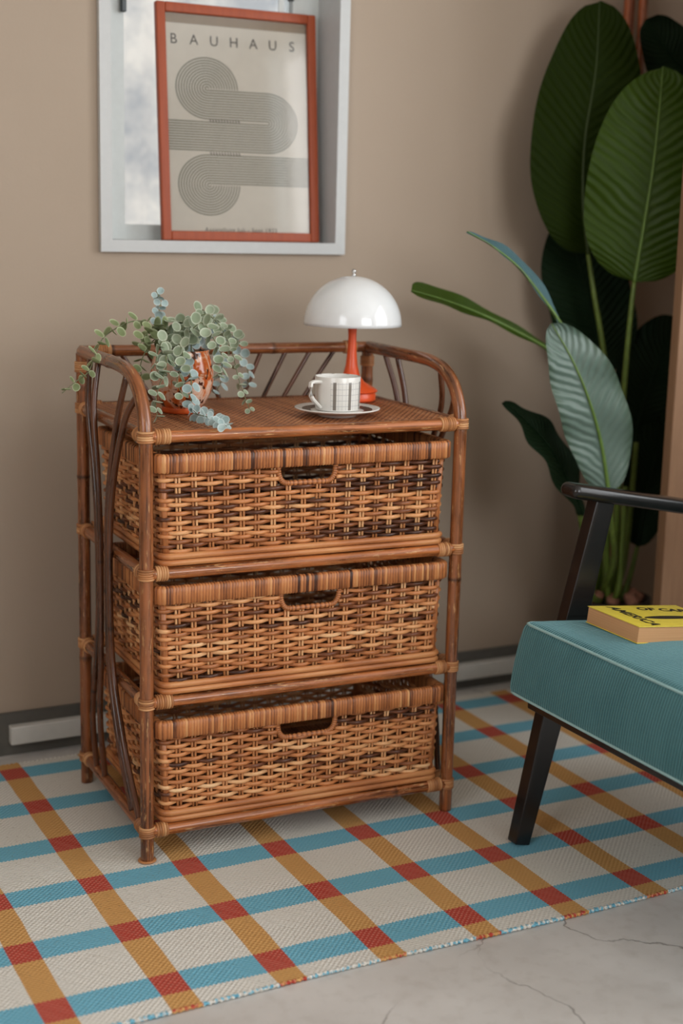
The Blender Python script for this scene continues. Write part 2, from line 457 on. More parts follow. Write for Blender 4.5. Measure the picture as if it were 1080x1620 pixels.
t = NT('teal_corduroy'); v = t.coord(); X_ = t.xyz(v)
rb = t.math('SINE', t.math('MULTIPLY', t.math('ADD', X_[1], t.math('MULTIPLY', t.noise(v, 3, 2), 0.004)), 2 * PI / 0.0058))
nz = t.noise(v, 9, 4); fz = t.noise(v, 400, 2)
c = t.mix(t.rng(t.math('ADD', t.math('MULTIPLY', rb, 0.5), t.math('MULTIPLY', nz, 1.0)), -0.2, 1.3), srgb(46, 88, 93), srgb(92, 138, 143))
t.bump(t.math('ADD', t.math('ADD', rb, t.math('MULTIPLY', fz, 0.8)), t.math('MULTIPLY', nz, 2.0)), 0.5, 0.0012)
M['corduroy'] = t.set(c, 0.85, spec=0.2, **{'Sheen Weight': 0.55, 'Sheen Roughness': 0.35, 'Sheen Tint': (0.5, 0.85, 0.9)})
M['piping'] = plain('teal_piping', srgb(150, 186, 186), 0.8, 0.3, 300)
M['black_wood'] = (lambda t: (t.bump(t.noise(t.scale(t.coord(), (4, 60, 60)), 5, 4), 0.08, 0.001), t.set(t.mix(t.noise(t.scale(t.coord(), (2, 40, 40)), 5, 4), srgb(18, 16, 15), srgb(30, 27, 26)), 0.26))[1])(NT('black_stained_wood'))
M['cover'] = plain('yellow_book_cover', srgb(228, 208, 76), 0.35, var=0.05)
t = NT('book_pages'); v = t.coord(); X_ = t.xyz(v)
ln = t.noise(t.scale(v, (2, 2, 900)), 1.0, 3)
M['pages'] = t.set(t.mix(ln, srgb(186, 134, 88), srgb(224, 178, 130)), 0.8)
M['print_black'] = plain('black_print', srgb(26, 24, 20), 0.5)
t = NT('neighbour_wall'); v = t.coord()
M['outside'] = t.set(t.mix(t.rng(t.noise(v, 3.0, 5, 0.7), 0.42, 0.62), srgb(178, 184, 190), srgb(240, 238, 232)), 0.9)

# ================================================================== the room
TH = 0.2
fl = MB().box((LX_ - TH, FY - TH, FZ - 0.1), (RX + TH, BY + TH, FZ)).build('floor', M['concrete'], smooth=False); tag(fl, kind='structure')
ce = MB().box((LX_ - TH, FY - TH, CZ), (RX + TH, BY + TH, CZ + 0.1)).build('ceiling', M['ceiling'], smooth=False); tag(ce, kind='structure')
def holed(name, axis, a0, a1, h0, h1, z0, z1, d0, d1):
    mb = MB()
    def bx(u0, u1, zz0, zz1):
        if axis == 'x': mb.box((u0, d0, zz0), (u1, d1, zz1))
        else: mb.box((d0, u0, zz0), (d1, u1, zz1))
    bx(a0, h0, FZ, CZ); bx(h1, a1, FZ, CZ); bx(h0, h1, FZ, z0); bx(h0, h1, z1, CZ)
    return tag(mb.build(name, M['wall'], smooth=False), kind='structure')
WU0, WU1, WZ0, WZ1 = 0.139, 0.628, 1.028, 1.78      # clear opening of the small window
holed('wall_back', 'x', LX_ - TH, RX + TH, WU0 - 0.012, WU1 + 0.012, WZ0 - 0.012, WZ1 + 0.012, BY, BY + TH)
holed('wall_right', 'y', FY, BY, -2.85, -0.65, 0.75, 2.45, RX, RX + TH)
holed('wall_left', 'y', FY, BY, -2.6, -1.2, 0.9, 2.3, LX_ - TH, LX_)
holed('wall_front', 'x', LX_ - TH, RX + TH, 0.0, 1.8, 1.0, 2.4, FY - TH, FY)

# small window with the poster: white box casing standing 15 mm proud of the wall
win = struct('window_1', (0.38, BY, WZ0))
def wpart(name, mb, mat, par=None, smooth=False):
    o = mb.build(name, mat, None, smooth); o.parent = par or win
    o.matrix_parent_inverse = (par or win).matrix_world.inverted() if par is None else Matrix.Identity(4)
    return o
bpy.context.view_layer.update()
PR = 0.014
def casing(x0, x1, z0, z1):
    return MB().box((x0, BY - PR, z0), (x1, BY + 0.105, z1))
CWD = 0.023
wpart('casing', casing(WU0 - CWD, WU0, WZ0 - CWD, WZ1 + CWD), M['white_wood'])
wpart('casing', casing(WU1, WU1 + CWD, WZ0 - CWD, WZ1 + CWD), M['white_wood'])
wpart('casing', casing(WU0, WU1, WZ1, WZ1 + CWD), M['white_wood'])
wpart('window_sill', casing(WU0, WU1, WZ0 - CWD, WZ0), M['white_wood'])
SY0, SY1 = BY + 0.088, BY + 0.128
def sash(u0, u1, y0, y1, wd):
    mb = MB()
    mb.box((u0, y0, WZ0), (u0 + wd, y1, WZ1)); mb.box((u1 - wd, y0, WZ0), (u1, y1, WZ1))
    mb.box((u0 + wd, y0, WZ0), (u1 - wd, y1, WZ0 + 0.03)); mb.box((u0 + wd, y0, WZ1 - 0.04), (u1 - wd, y1, WZ1))
    return mb
wpart('sash', sash(WU0, WU1, SY0, SY1, 0.060), M['sash'])
wpart('sash_stile', MB().box((0.534, SY0 - 0.004, WZ0 + 0.03), (0.546, SY0, WZ1 - 0.04)), M['sash'])
wpart('pane', MB().box((WU0 + 0.058, BY + 0.104, WZ0 + 0.028), (WU1 - 0.058, BY + 0.108, WZ1 - 0.038)), M['glass'])
hd = MB().rbox((0.011, 0.012, 0.16), 0.003, 2, (0.195, SY0 - 0.010, 1.548)).rbox((0.016, 0.016, 0.03), 0.004, 2, (0.195, SY0 - 0.006, 1.63))
wpart('handle', hd, M['handle_grey'], smooth=True)
lt = MB().rbox((0.012, 0.014, 0.05), 0.003, 2, (0.560, SY0 - 0.006, 1.545))
wpart('latch', lt, M['handle_grey'], smooth=True)
ow = MB().box((-1.2, 1.9, -1.0), (2.6, 2.0, 2.9)).build('neighbour_wall', M['outside'], smooth=False)
tag(ow, 'pale mottled outside wall seen through the small window', 'wall', kind='structure')

def big_window(name, axis, a0, a1, z0, z1, d, nv):
    s_ = struct(name)
    fw = 0.05
    def b(u0, u1, zz0, zz1, nm):
        lo, hi = (d - 0.03, d + 0.03)
        mb = MB()
        if axis == 'x': mb.box((u0, lo, zz0), (u1, hi, zz1))
        else: mb.box((lo, u0, zz0), (hi, u1, zz1))
        mb.build(nm, M['white_wood'], s_, False)
    b(a0, a0 + fw, z0, z1, 'frame'); b(a1 - fw, a1, z0, z1, 'frame'); b(a0 + fw, a1 - fw, z0, z0 + fw, 'frame'); b(a0 + fw, a1 - fw, z1 - fw, z1, 'frame')
    for i in range(1, nv):
        u = a0 + (a1 - a0) * i / nv
        b(u - 0.025, u + 0.025, z0 + fw, z1 - fw, 'mullion')
big_window('window_2', 'y', -2.85, -0.65, 0.75, 2.45, RX + 0.0, 3)
big_window('window_3', 'x', 0.0, 1.8, 1.0, 2.4, FY + 0.0, 3)

big_window('window_4', 'y', -2.6, -1.2, 0.9, 2.3, LX_ + 0.0, 2)

# baseboard and cable duct along the back wall
tag(MB().box((LX_, BY - 0.010, FZ), (RX, BY, 0.083)).build('baseboard_back', M['base_grey'], smooth=False), kind='structure')
du = MB().rbox((RX - 0.1 + 0.087, 0.022, 0.038), 0.003, 1, ((RX - 0.1 - 0.087) / 2, BY - 0.0212, 0.041)).build('trim_1', M['duct'], smooth='auto')
tag(du, 'white plastic cable duct running along the dark baseboard', kind='structure')

# ================================================================== rug
random.seed(3)
rug = thing('plaid_rug', 'woven ivory rug with blue and ochre stripes crossing in red squares', 'rug')
RX0, RX1, RY0, RY1 = -0.98, 1.10, -0.458, 0.525
mb = MB(); nx, ny = 200, 60
vs, fs = [], []
for j in range(ny + 1):
    for i in range(nx + 1):
        x = RX0 + (RX1 - RX0) * i / nx; y = RY0 + (RY1 - RY0) * j / ny
        ed = 0.003 * math.sin(x * 9) * (1 if j in (0,) else 0)
        vs.append((x, y + ed, -0.0006 + 0.0006 * math.sin(x * 7 + y * 5)))
for j in range(ny):
    for i in range(nx):
        a = j * (nx + 1) + i
        fs.append((a, a + 1, a + nx + 2, a + nx + 1))
mb.add(vs, fs)
mb.box((RX0 + 0.002, RY0 + 0.004, FZ), (RX1 - 0.002, RY1 - 0.004, -0.0018))
mb.build('woven_field', M['rug'], rug)
for (yy, nm) in ((RY0, 'edge'), (RY1, 'edge')):
    pts, rr = [], []
    k = int((RX1 - RX0) / 0.0022)
    for i in range(k + 1):
        x = RX0 + (RX1 - RX0) * i / k
        pts.append((x, yy + (0.003 * math.sin(x * 9) if yy < 0 else 0), -0.0024 + 0.0004 * random.random()))
        rr.append(0.0028 + 0.0009 * math.sin(i * PI / 2) + 0.0004 * random.random())
    MB().tube(pts, rr, 6).build('edge_binding', M['rug'], rug)
for xx in (RX0, RX1):
    MB().tube([(xx, RY0 + (RY1 - RY0) * i / 40, -0.0024) for i in range(41)], 0.003, 6).build('edge_binding', M['rug'], rug)

# ================================================================== rattan chest
random.seed(11)
CW, CD = 0.58, 0.379
LV = [0.053, 0.2805, 0.5013, 0.728]
TOPZ = 0.831
PRD, RRD = 0.0115, 0.0105
chest = thing('rattan_chest', 'brown rattan pole chest frame with arched sides holding three wicker drawers', 'chest', (0, 0, 0), -ANG)
def pole(name, pts, r, mat=None, n=12, nodes=(), par=None, step=0.006):
    """straight or bent pole resampled, with a slight bulge and a dark line at each node distance"""
    pts = [Vector(p) for p in pts]
    out = []
    for a, b in zip(pts, pts[1:]):
        k = max(1, int((b - a).length / step))
        out += [a.lerp(b, i / k) for i in range(k)]
    out.append(pts[-1])
    d, ds = 0, [0]
    for a, b in zip(out, out[1:]):
        d += (b - a).length; ds.append(d)
    rr, tt = [], []
    for x in ds:
        q = min([abs(x - nd) for nd in nodes] + [1])
        rr.append(r * (1 + 0.09 * math.exp(-(q / 0.006) ** 2)))
        tt.append(0.5 - 0.5 * math.exp(-(q / 0.004) ** 2))
    return MB().tube(out, rr, n, tint=tt).build(name, mat or M['pole'], par or chest)
arch_pts = lambda x: [(x, 0, 0.0), (x, 0, 0.715)] + spline([(x, 0.001, 0.724), (x, 0.008, 0.758), (x, 0.029, 0.792), (x, 0.064, 0.816), (x, 0.11, 0.827), (x, 0.16, 0.830)], 6)[1:] + [(x, CD - 0.005, TOPZ)]
pole('post', arch_pts(0), PRD, nodes=(0.98,), n=14)
pole('post', arch_pts(CW), PRD, nodes=(0.445,), n=14)
for x in (0, CW):
    pole('post', [(x, CD, 0), (x, CD, TOPZ - 0.003)], PRD, nodes=(0.25, 0.6, 0.765), n=14)
pole('back_top_rail', [(-0.004, CD, TOPZ), (CW + 0.004, CD, TOPZ)], RRD, nodes=(0.06, 0.38,))
for i, z in enumerate(LV):
    pole('front_rail', [(0.008, -0.001, z), (CW - 0.008, -0.001, z)], RRD, M['rail'], nodes=(0.46,) if i == 0 else ())
    pole('back_rail', [(0.008, CD, z), (CW - 0.008, CD, z)], RRD, nodes=(0.3,))
    for x in (0, CW):
        pole('side_rail', [(x, 0.008, z), (x, CD - 0.008, z)], RRD, nodes=())
MB().lathe([(0.0, 0.0002), (0.0145, 0.0002), (0.016, 0.0012), (0.015, 0.003), (0.0, 0.0032)], 24).build('foot_pad', M['binding'], chest, loc=(0, 0, 0))
# bound joints
def wraps(mb, c, axis, R, n, pitch, r=0.0022):
    ax = Vector(axis)
    for k in range(n):
        mb.ring(Vector(c) + ax * (pitch * k), axis, R + 0.0008, r, 16, 6, tint=random.uniform(0.25, 0.85))
def joint(x, y, z, dx, dy, full=True):
    mb = MB()
    wraps(mb, (x, y, z - 0.0075), (0, 0, 1), PRD, 5, 0.0038)
    if dx: wraps(mb, (x + dx * 0.0165, y, z), (dx, 0, 0), RRD, random.choice((6, 7, 5)), 0.0042)
    if dy: wraps(mb, (x, y + dy * 0.0165, z), (0, dy, 0), RRD, random.choice((4, 5)), 0.0042)
    mb.build('binding', M['binding'], chest)
for i, z in enumerate(LV):
    joint(0, 0, z, 1, 1); joint(CW, 0, z, -1, 1); joint(0, CD, z, 1, -1); joint(CW, CD, z, -1, -1)
for x, sx in ((0, 1), (CW, -1)):
    mb = MB(); wraps(mb, (x + sx * 0.03, CD, TOPZ), (sx, 0, 0), RRD, 6, 0.0042); wraps(mb, (x, CD, TOPZ - 0.02), (0, 0, -1), PRD, 5, 0.004)
    mb.build('binding', M['binding'], chest)
# shelf of fine cane weave
sh_ = MB()
for i in range(101):                                     # one rib a strand of the matting, dipping over and under
    x = 0.009 + (CW - 0.018) * i / 100
    pts = [(x, 0.006 + (CD - 0.012) * j / 96, 0.7330 + 0.0008 * math.sin(PI * (j + 2 * i) / 2 + PI / 4)) for j in range(97)]
    bt = random.uniform(0.36, 0.62)
    sh_.tube(pts, 0.0027, 6, tint=[bt + 0.16 * math.sin(PI * (j + 2 * i) / 2 + PI / 4) for j in range(97)])
sh_.build('woven_shelf', M['matting'], chest)['kind'] = 'stuff'
MB().box((0.006, 0.004, 0.7275), (CW - 0.006, CD - 0.004, 0.7312)).build('shelf_board', M['shelf'], chest, False)
# bent side canes: two pairs per side, splayed at top and bottom, gathered at mid height
RODS = [[(0.310, 0.824), (0.280, 0.745), (0.248, 0.64), (0.230, 0.54), (0.226, 0.40), (0.245, 0.29), (0.282, 0.17), (0.302, 0.060)],
        [(0.258, 0.824), (0.244, 0.745), (0.226, 0.64), (0.214, 0.54), (0.212, 0.40), (0.216, 0.29), (0.232, 0.17), (0.246, 0.060)],
        [(0.088, 0.820), (0.102, 0.745), (0.148, 0.64), (0.168, 0.54), (0.170, 0.40), (0.158, 0.29), (0.112, 0.17), (0.078, 0.060)],
        [(0.034, 0.790), (0.062, 0.745), (0.126, 0.64), (0.152, 0.54), (0.154, 0.40), (0.136, 0.29), (0.078, 0.17), (0.036, 0.060)]]
for x, s in ((0, -1), (CW, 1)):
    for j, rd in enumerate(RODS):
        pts = []
        for k, (y, z) in enumerate(rd):
            off = 0.0165 if 0 < k < 6 else (0.004 if k == 0 else (0.014 if k == 6 else 0.002))
            pts.append((x + s * off, y, z))
        pole('side_cane', spline(pts, 8), 0.0056, M['cane_rod'], 8, nodes=(0.3 + 0.05 * j, 0.62))
for k in range(4):                                        # slanting canes of the back gallery, mirrored about the middle
    for s in (-1, 1):
        pole('gallery_cane', [(CW / 2 + s * (0.022 + 0.043 * k), CD, 0.733), (CW / 2 + s * (0.062 + 0.052 * k), CD, 0.827)], 0.0046, M['cane_rod'], 8)

# ================================================================== wicker drawers
def rrect(hx, hy, r, n_arc=6):
    """closed rounded rectangle path sampler: returns f(s) -> (point2d, normal2d), total length"""
    segs = []
    L = 0
    sx, sy = 2 * (hx - r), 2 * (hy - r)
    q = PI / 2 * r
    parts = [('l', Vector((-hx + r, -hy)), Vector((1, 0)), sx), ('a', Vector((hx - r, -hy + r)), -PI / 2, q), ('l', Vector((hx, -hy + r)), Vector((0, 1)), sy), ('a', Vector((hx - r, hy - r)), 0, q),
             ('l', Vector((hx - r, hy)), Vector((-1, 0)), sx), ('a', Vector((-hx + r, hy - r)), PI / 2, q), ('l', Vector((-hx, hy - r)), Vector((0, -1)), sy), ('a', Vector((-hx + r, -hy + r)), PI, q)]
    tot = 2 * sx + 2 * sy + 4 * q
    def f(s):
        s %= tot
        for kind, p0, d, ln in parts:
            if s <= ln + 1e-12:
                if kind == 'l':
                    return p0 + d * s, Vector((d.y, -d.x))
                a = d + s / r
                nn = Vector((math.cos(a), math.sin(a)))
                return p0 + nn * r, nn
            s -= ln
        return parts[0][1], Vector((0, -1))
    return f, tot, sx

def basket(zb, zt, x0, x1, hole, label, seed, dark):
    random.seed(seed)
    H = zt - zb
    cx = (x0 + x1) / 2
    hx, hy, rc = (x1 - x0) / 2, 0.172, 0.015
    yc = -0.006 + hy
    root = thing('wicker_drawer', label, 'drawer', to_room((cx, yc, zb)), -ANG, 'wicker drawers of the rattan chest')
    def scl(z): return 0.972 + 0.028 * (z / H)
    NS = 60
    f, tot, sx = rrect(hx - 0.006, hy - 0.006, rc)
    hl, hr = hole[0] - cx, hole[1] - cx                    # hole limits in local x
    z_rim0 = H - 0.028
    hole_z0 = z_rim0 - 0.030
    def P3(s, z, off):
        p, n = f(s); k = scl(z)
        return Vector((p.x * k + n.x * off, p.y * (0.985 + 0.015 * z / H) + n.y * off, z))
    sA = (hl + hx - 0.006 - rc) ; sB = (hr + hx - 0.006 - rc)   # arc lengths of the hole limits on the front
    # stakes in pairs
    mb = MB()
    for i in range(NS):
        s = tot * (i + 0.5) / NS
        top = z_rim0 + 0.004
        if sA - 0.004 < s < sB + 0.004: top = hole_z0 + 0.001
        jit = random.uniform(-0.0015, 0.0015)
        for d in (-0.0029, 0.0029):
            a = [P3(s + d + jit * (1 - k / 5), 0.012 + (top - 0.012) * k / 5, 0) for k in range(6)]
            mb.tube(a, 0.0022, 6, tint=random.uniform(0.35, 0.9))
    mb.build('stakes', M['stake'], root)['kind'] = 'stuff'
    # weavers, one closed loop a row (open at the hand hole)
    mb = MB()
    z = 0.0235; row = 0
    SUB = 5
    pitch = 0.0079
    while z < z_rim0 - 0.001:
        cut = z > hole_z0 - 0.003
        base = random.gauss(0.52, 0.10)
        dk = [(random.random() * tot, random.uniform(0.06, 0.22)) for _ in range(8) if random.random() < dark * 1.3]
        pts, tt = [], []
        KN = NS * SUB
        ph = random.random() * 6
        for i in range(KN + 1):
            s = tot * i / KN
            if cut: s = sB + 0.001 + (tot - (sB - sA) - 0.002) * i / KN
            amp = 0.0045 * math.cos(PI * (s * NS / tot - 0.5) + PI * row)
            amp = math.copysign(abs(amp / 0.0045) ** 0.7 * 0.0045, amp)
            zz = z + 0.0009 * math.sin(s * 23 + ph) + 0.0012 * math.sin(s * 7 + row)
            pts.append(P3(s, zz, amp))
            q = max([math.exp(-((s - a) / b) ** 4) for a, b in dk] + [0])
            tt.append((base + 0.17 * math.sin(s * 4.1 + ph * 3) + 0.12 * math.sin(s * 17 + ph)) * (1 - 0.85 * q))
        if not cut:
            pts.pop(); tt.pop()
        mb.tube(pts, 0.0038, 6, closed=not cut, tint=tt, up=(0, 0, 1), flat=0.8)
        z += pitch; row += 1
    mb.build('woven_wall', M['strand'], root)['kind'] = 'stuff'
    # corner posts
    for (sxx, syy) in ((-1, -1), (1, -1), (1, 1), (-1, 1)):
        a = [Vector((sxx * (hx - 0.012) * scl(zz), syy * (hy - 0.012), zz)) for zz in (0.01, H * 0.5, H - 0.01)]
        MB().tube(a, 0.006, 8, tint=0.4).build('corner_post', M['strand'], root)
    # wrapped rim: an upright oval section with one ridge a turn of the wrapping
    fr, tr_, _ = rrect(hx - 0.003, hy - 0.003, 0.012)
    nw = int(tr_ / 0.0052)
    verts, tints, tuv, faces = [], [], [], []
    sec = [(-0.0075, -0.013), (-0.0075, 0.011), (-0.0045, 0.0145), (0.0035, 0.0145), (0.0062, 0.011), (0.0062, -0.013), (0.0025, -0.0155), (-0.004, -0.0155)]
    n8 = len(sec); K = nw * 4
    wt = [min(1, max(0, random.gauss(0.52, 0.15))) for _ in range(nw)]
    wt = [0.05 if random.random() < dark * 0.16 else q for q in wt]
    for i in range(K):
        s = tr_ * i / K
        p, n = fr(s)
        rid = (0.0, 0.0011, 0.0013, 0.0011)[i % 4]
        tn = -0.25 if i % 4 == 0 else 0
        for (o, dz) in sec:
            g = 1 + rid / 0.008
            verts.append((p.x - n.x * o * g, p.y - n.y * o * g, H - 0.0145 + dz * (1 + rid / 0.02)))
            tints.append(max(0, wt[i // 4] + tn)); tuv.append((dz, s, o))
    for i in range(K):
        for k in range(n8):
            faces.append((i * n8 + k, i * n8 + (k + 1) % n8, ((i + 1) % K) * n8 + (k + 1) % n8, ((i + 1) % K) * n8 + k))
    MB().add(verts, faces, tints, tuv).build('wrapped_rim', M['rim'], root)
    # bordered hand hole
    pts = spline([(hl, 0, z_rim0 + 0.002), (hl + 0.001, 0, hole_z0 + 0.014), (hl + 0.008, 0, hole_z0 + 0.002), (hl + 0.02, 0, hole_z0 - 0.001), (0.5 * (hl + hr), 0, hole_z0 - 0.001), (hr - 0.02, 0, hole_z0 - 0.001), (hr - 0.008, 0, hole_z0 + 0.002), (hr - 0.001, 0, hole_z0 + 0.014), (hr, 0, z_rim0 + 0.002)], 12)
    pts = [Vector((p.x, -(hy - 0.0055) * 0.995, p.z)) for p in pts]
    rr, tt = [], []
    for i in range(len(pts)):
        rr.append(0.0044 + 0.0007 * (1 if i % 3 else -1)); tt.append(0.55 if i % 3 else 0.25)
    MB().tube(pts, rr, 8, tint=tt).build('hole_border', M['rim'], root)
    # two base rods and the bottom
    for k, (zz, g) in enumerate(((0.0055, 0.004), (0.0165, 0.0045))):
        fb, tb, _ = rrect((hx - 0.006) * 0.974 + g, (hy - 0.006) + g - 0.001, rc)
        MB().tube([(*fb(tb * i / 160)[0], zz) for i in range(160)], 0.0056, 8, closed=True, tint=[0.58 + 0.14 * math.sin(i * 0.3 + k) for i in range(160)], up=(0, 0, 1)).build('base_rod', M['rim'], root)
    MB().box((-(hx - 0.012) * 0.97, -hy + 0.014, 0.004), ((hx - 0.012) * 0.97, hy - 0.014, 0.010)).build('bottom', M['shelf'], root, False)
    return root
basket(0.5125, 0.6985, 0.0165, 0.5575, (0.231, 0.337), 'top wicker drawer with dark streaked strands, below the shelf', 5, 0.16)
basket(0.2920, 0.4790, 0.0165, 0.5600, (0.239, 0.349), 'middle wicker drawer of the rattan chest, between the other two', 6, 0.08)
basket(0.0645, 0.2460, 0.0175, 0.5640, (0.237, 0.347), 'bottom wicker drawer of the rattan chest, just above the rug', 7, 0.06)

# ================================================================== table lamp
SH = 0.7366
lp = to_room((0.503, 0.291, SH))
lamp = thing('table_lamp', 'small mushroom lamp with glossy white dome shade and orange-red foot', 'lamp', lp)
MB().lathe([(0, 0.0), (0.044, 0.0), (0.0475, 0.003), (0.048, 0.0125), (0.046, 0.0155), (0.046, 0.0165), (0.050, 0.0175), (0.0515, 0.0195), (0.049, 0.0225), (0.038, 0.029), (0.026, 0.036), (0.0165, 0.048), (0.0115, 0.068), (0.0088, 0.095), (0.0078, 0.122), (0.0086, 0.142), (0.0105, 0.157), (0, 0.158)], 48).build('stem_and_foot', M['lamp_red'], lamp, 'auto')
R_ = 0.0935
outer = [(R_ * math.cos(a), 0.144 + 0.0925 * math.sin(a) ** 0.98) for a in [PI / 2 * i / 24 for i in range(24)]] + [(0.0001, 0.144 + 0.0925)]
inner = [(0.0001, 0.144 + 0.0895)] + [((R_ - 0.003) * math.cos(a), 0.144 + 0.0895 * math.sin(a)) for a in [PI / 2 * i / 24 for i in range(23, -1, -1)]]
MB().lathe(outer + inner, 64, closed=True).build('shade', M['shade'], lamp)
MB().lathe([(0, 0.236), (0.0042, 0.2362), (0.0042, 0.240), (0.0022, 0.2412), (0.0022, 0.2425), (0.0045, 0.2445), (0.0047, 0.2465), (0.003, 0.2492), (0, 0.250)], 20).build('finial', M['chrome'], lamp)
MB().tube([(0, 0, 0.156), (0, 0, 0.2345)], 0.004, 10).build('rod', M['chrome'], lamp)

# ================================================================== cup and saucer
cpos = to_room((0.383, 0.097, SH))
sau = thing('saucer', 'white saucer with a brown ring under the plaid cup', 'saucer', cpos)
MB().lathe([(0, 0.0005), (0.034, 0.0), (0.036, 0.003), (0.052, 0.0065), (0.070, 0.0115), (0.0755, 0.0135), (0.0758, 0.0150), (0.0735, 0.0155), (0.062, 0.0122), (0.050, 0.0095), (0.046, 0.0105), (0.0, 0.0105)], 56).build('dish', M['porcelain'], sau)
MB().lathe([(0.0475, 0.0104), (0.050, 0.0102), (0.0615, 0.0126), (0.0625, 0.0127), (0.0620, 0.0121), (0.050, 0.0094), (0.0475, 0.0098)], 56, closed=True).build('glaze_ring', M['saucer_dark'], sau)
cup = thing('coffee_cup', 'white cup with grey and brown plaid pattern standing on the saucer', 'cup', cpos + Vector((0, 0, 0.0106)))
# body with (angle, height) in tuv
prof = [(0.0001, 0.0), (0.034, 0.0), (0.0385, 0.0012), (0.0395, 0.004), (0.0398, 0.020), (0.0402, 0.040), (0.0405, 0.0585), (0.0400, 0.0600), (0.0385, 0.0592), (0.0375, 0.045), (0.037, 0.010), (0.030, 0.005), (0.0001, 0.005)]
nC = 72; vs, tv, fs = [], [], []
for (r, z) in prof:
    for k in range(nC + 1):
        a = 2 * PI * k / nC
        vs.append((-r * math.cos(a), -r * math.sin(a), z)); tv.append(((k / nC + 0.5) % 1.0 if k < nC else 0.5, z if r > 0.0388 else 0.0, 0))
for i in range(len(prof) - 1):
    for k in range(nC):
        a = i * (nC + 1) + k
        fs.append((a, a + 1, a + nC + 2, a + nC + 1))
HA = math.atan2(-0.25, -0.96)
MB().add(vs, fs, 0.5, tv).build('body', M['plaid_cup'], cup, 'auto', rot=(0, 0, HA - PI))
hp = [(0.036, 0, 0.0515), (0.056, 0, 0.0525), (0.062, 0, 0.0505), (0.0628, 0, 0.044), (0.0615, 0, 0.028), (0.057, 0, 0.0215), (0.040, 0, 0.0065)]
MB().tube(hp, 0.0034, 8, flat=1.5, up=(0, 0, 1)).build('handle', M['porcelain'], cup, 'auto', rot=(0, 0, HA))

# ================================================================== potted eucalyptus
random.seed(21)
ep = to_room((0.135, 0.215, SH))
euc = thing('potted_eucalyptus', 'trailing grey-green round-leaved eucalyptus in an orange marbled pot', 'potted plant', ep)
MB().lathe([(0.0001, 0.0), (0.034, 0.0), (0.036, 0.004), (0.0352, 0.009), (0.0352, 0.010)], 40).build('pot_foot', M['pot_plain'], euc)
MB().lathe([(0.034, 0.009), (0.042, 0.018), (0.051, 0.036), (0.0555, 0.056), (0.0555, 0.074), (0.0515, 0.094), (0.0465, 0.106), (0.0475, 0.110), (0.0455, 0.1105), (0.0430, 0.106), (0.047, 0.09)], 48).build('pot', M['pot'], euc)
MB().lathe([(0.0001, 0.101), (0.030, 0.100), (0.0455, 0.098)], 24).build('soil', M['soil'], euc)
def disc_leaf(nm):
    """round cupped leaf, base at the origin, growing along +x, radius 1 unit = 10 mm scale 1"""
    vs, tv, fs = [(0.0, 0, 0)], [(0, 0, 0)], []
    rings, n = 3, 14
    vs, tv = [], []
    vs.append((1.0, 0, -0.12)); tv.append((0.5, 0, 0))
    for j in range(1, rings + 1):
        q = j / rings
        for k in range(n):
            a = 2 * PI * k / n
            x = 1.0 - math.cos(a) * q * (1.05 if math.cos(a) > 0 else 0.98); y = math.sin(a) * q * 0.94
            vs.append((x, y, -0.12 + 0.22 * q * q + 0.07 * abs(y) - 0.05 * (x - 1))); tv.append((x / 2, q, 0))
    for k in range(n):
        fs.append((0, 1 + k, 1 + (k + 1) % n))
        for j in range(rings - 1):
            a = 1 + j * n
            fs.append((a + k, a + n + k, a + n + (k + 1) % n, a + (k + 1) % n))
    me = bpy.data.meshes.new(nm)
    S = 0.0108
    me.from_pydata([(S * x, S * y, S * z) for x, y, z in vs], [], fs)
    a = me.attributes.new('tint', 'FLOAT', 'POINT'); a.data.foreach_set('value', [0.5] * len(vs))
    b = me.attributes.new('tuv', 'FLOAT_VECTOR', 'POINT'); b.data.foreach_set('vector', [c for q in tv for c in q])
    me.polygons.foreach_set('use_smooth', [True] * len(me.polygons))
    return me
leaf_me = {}
for k in ('euc', 'euc_blue', 'euc_green'):
    leaf_me[k] = disc_leaf('round_leaf'); leaf_me[k].materials.append(M[k])
ORG = ep + Vector((0, 0, 0.102))
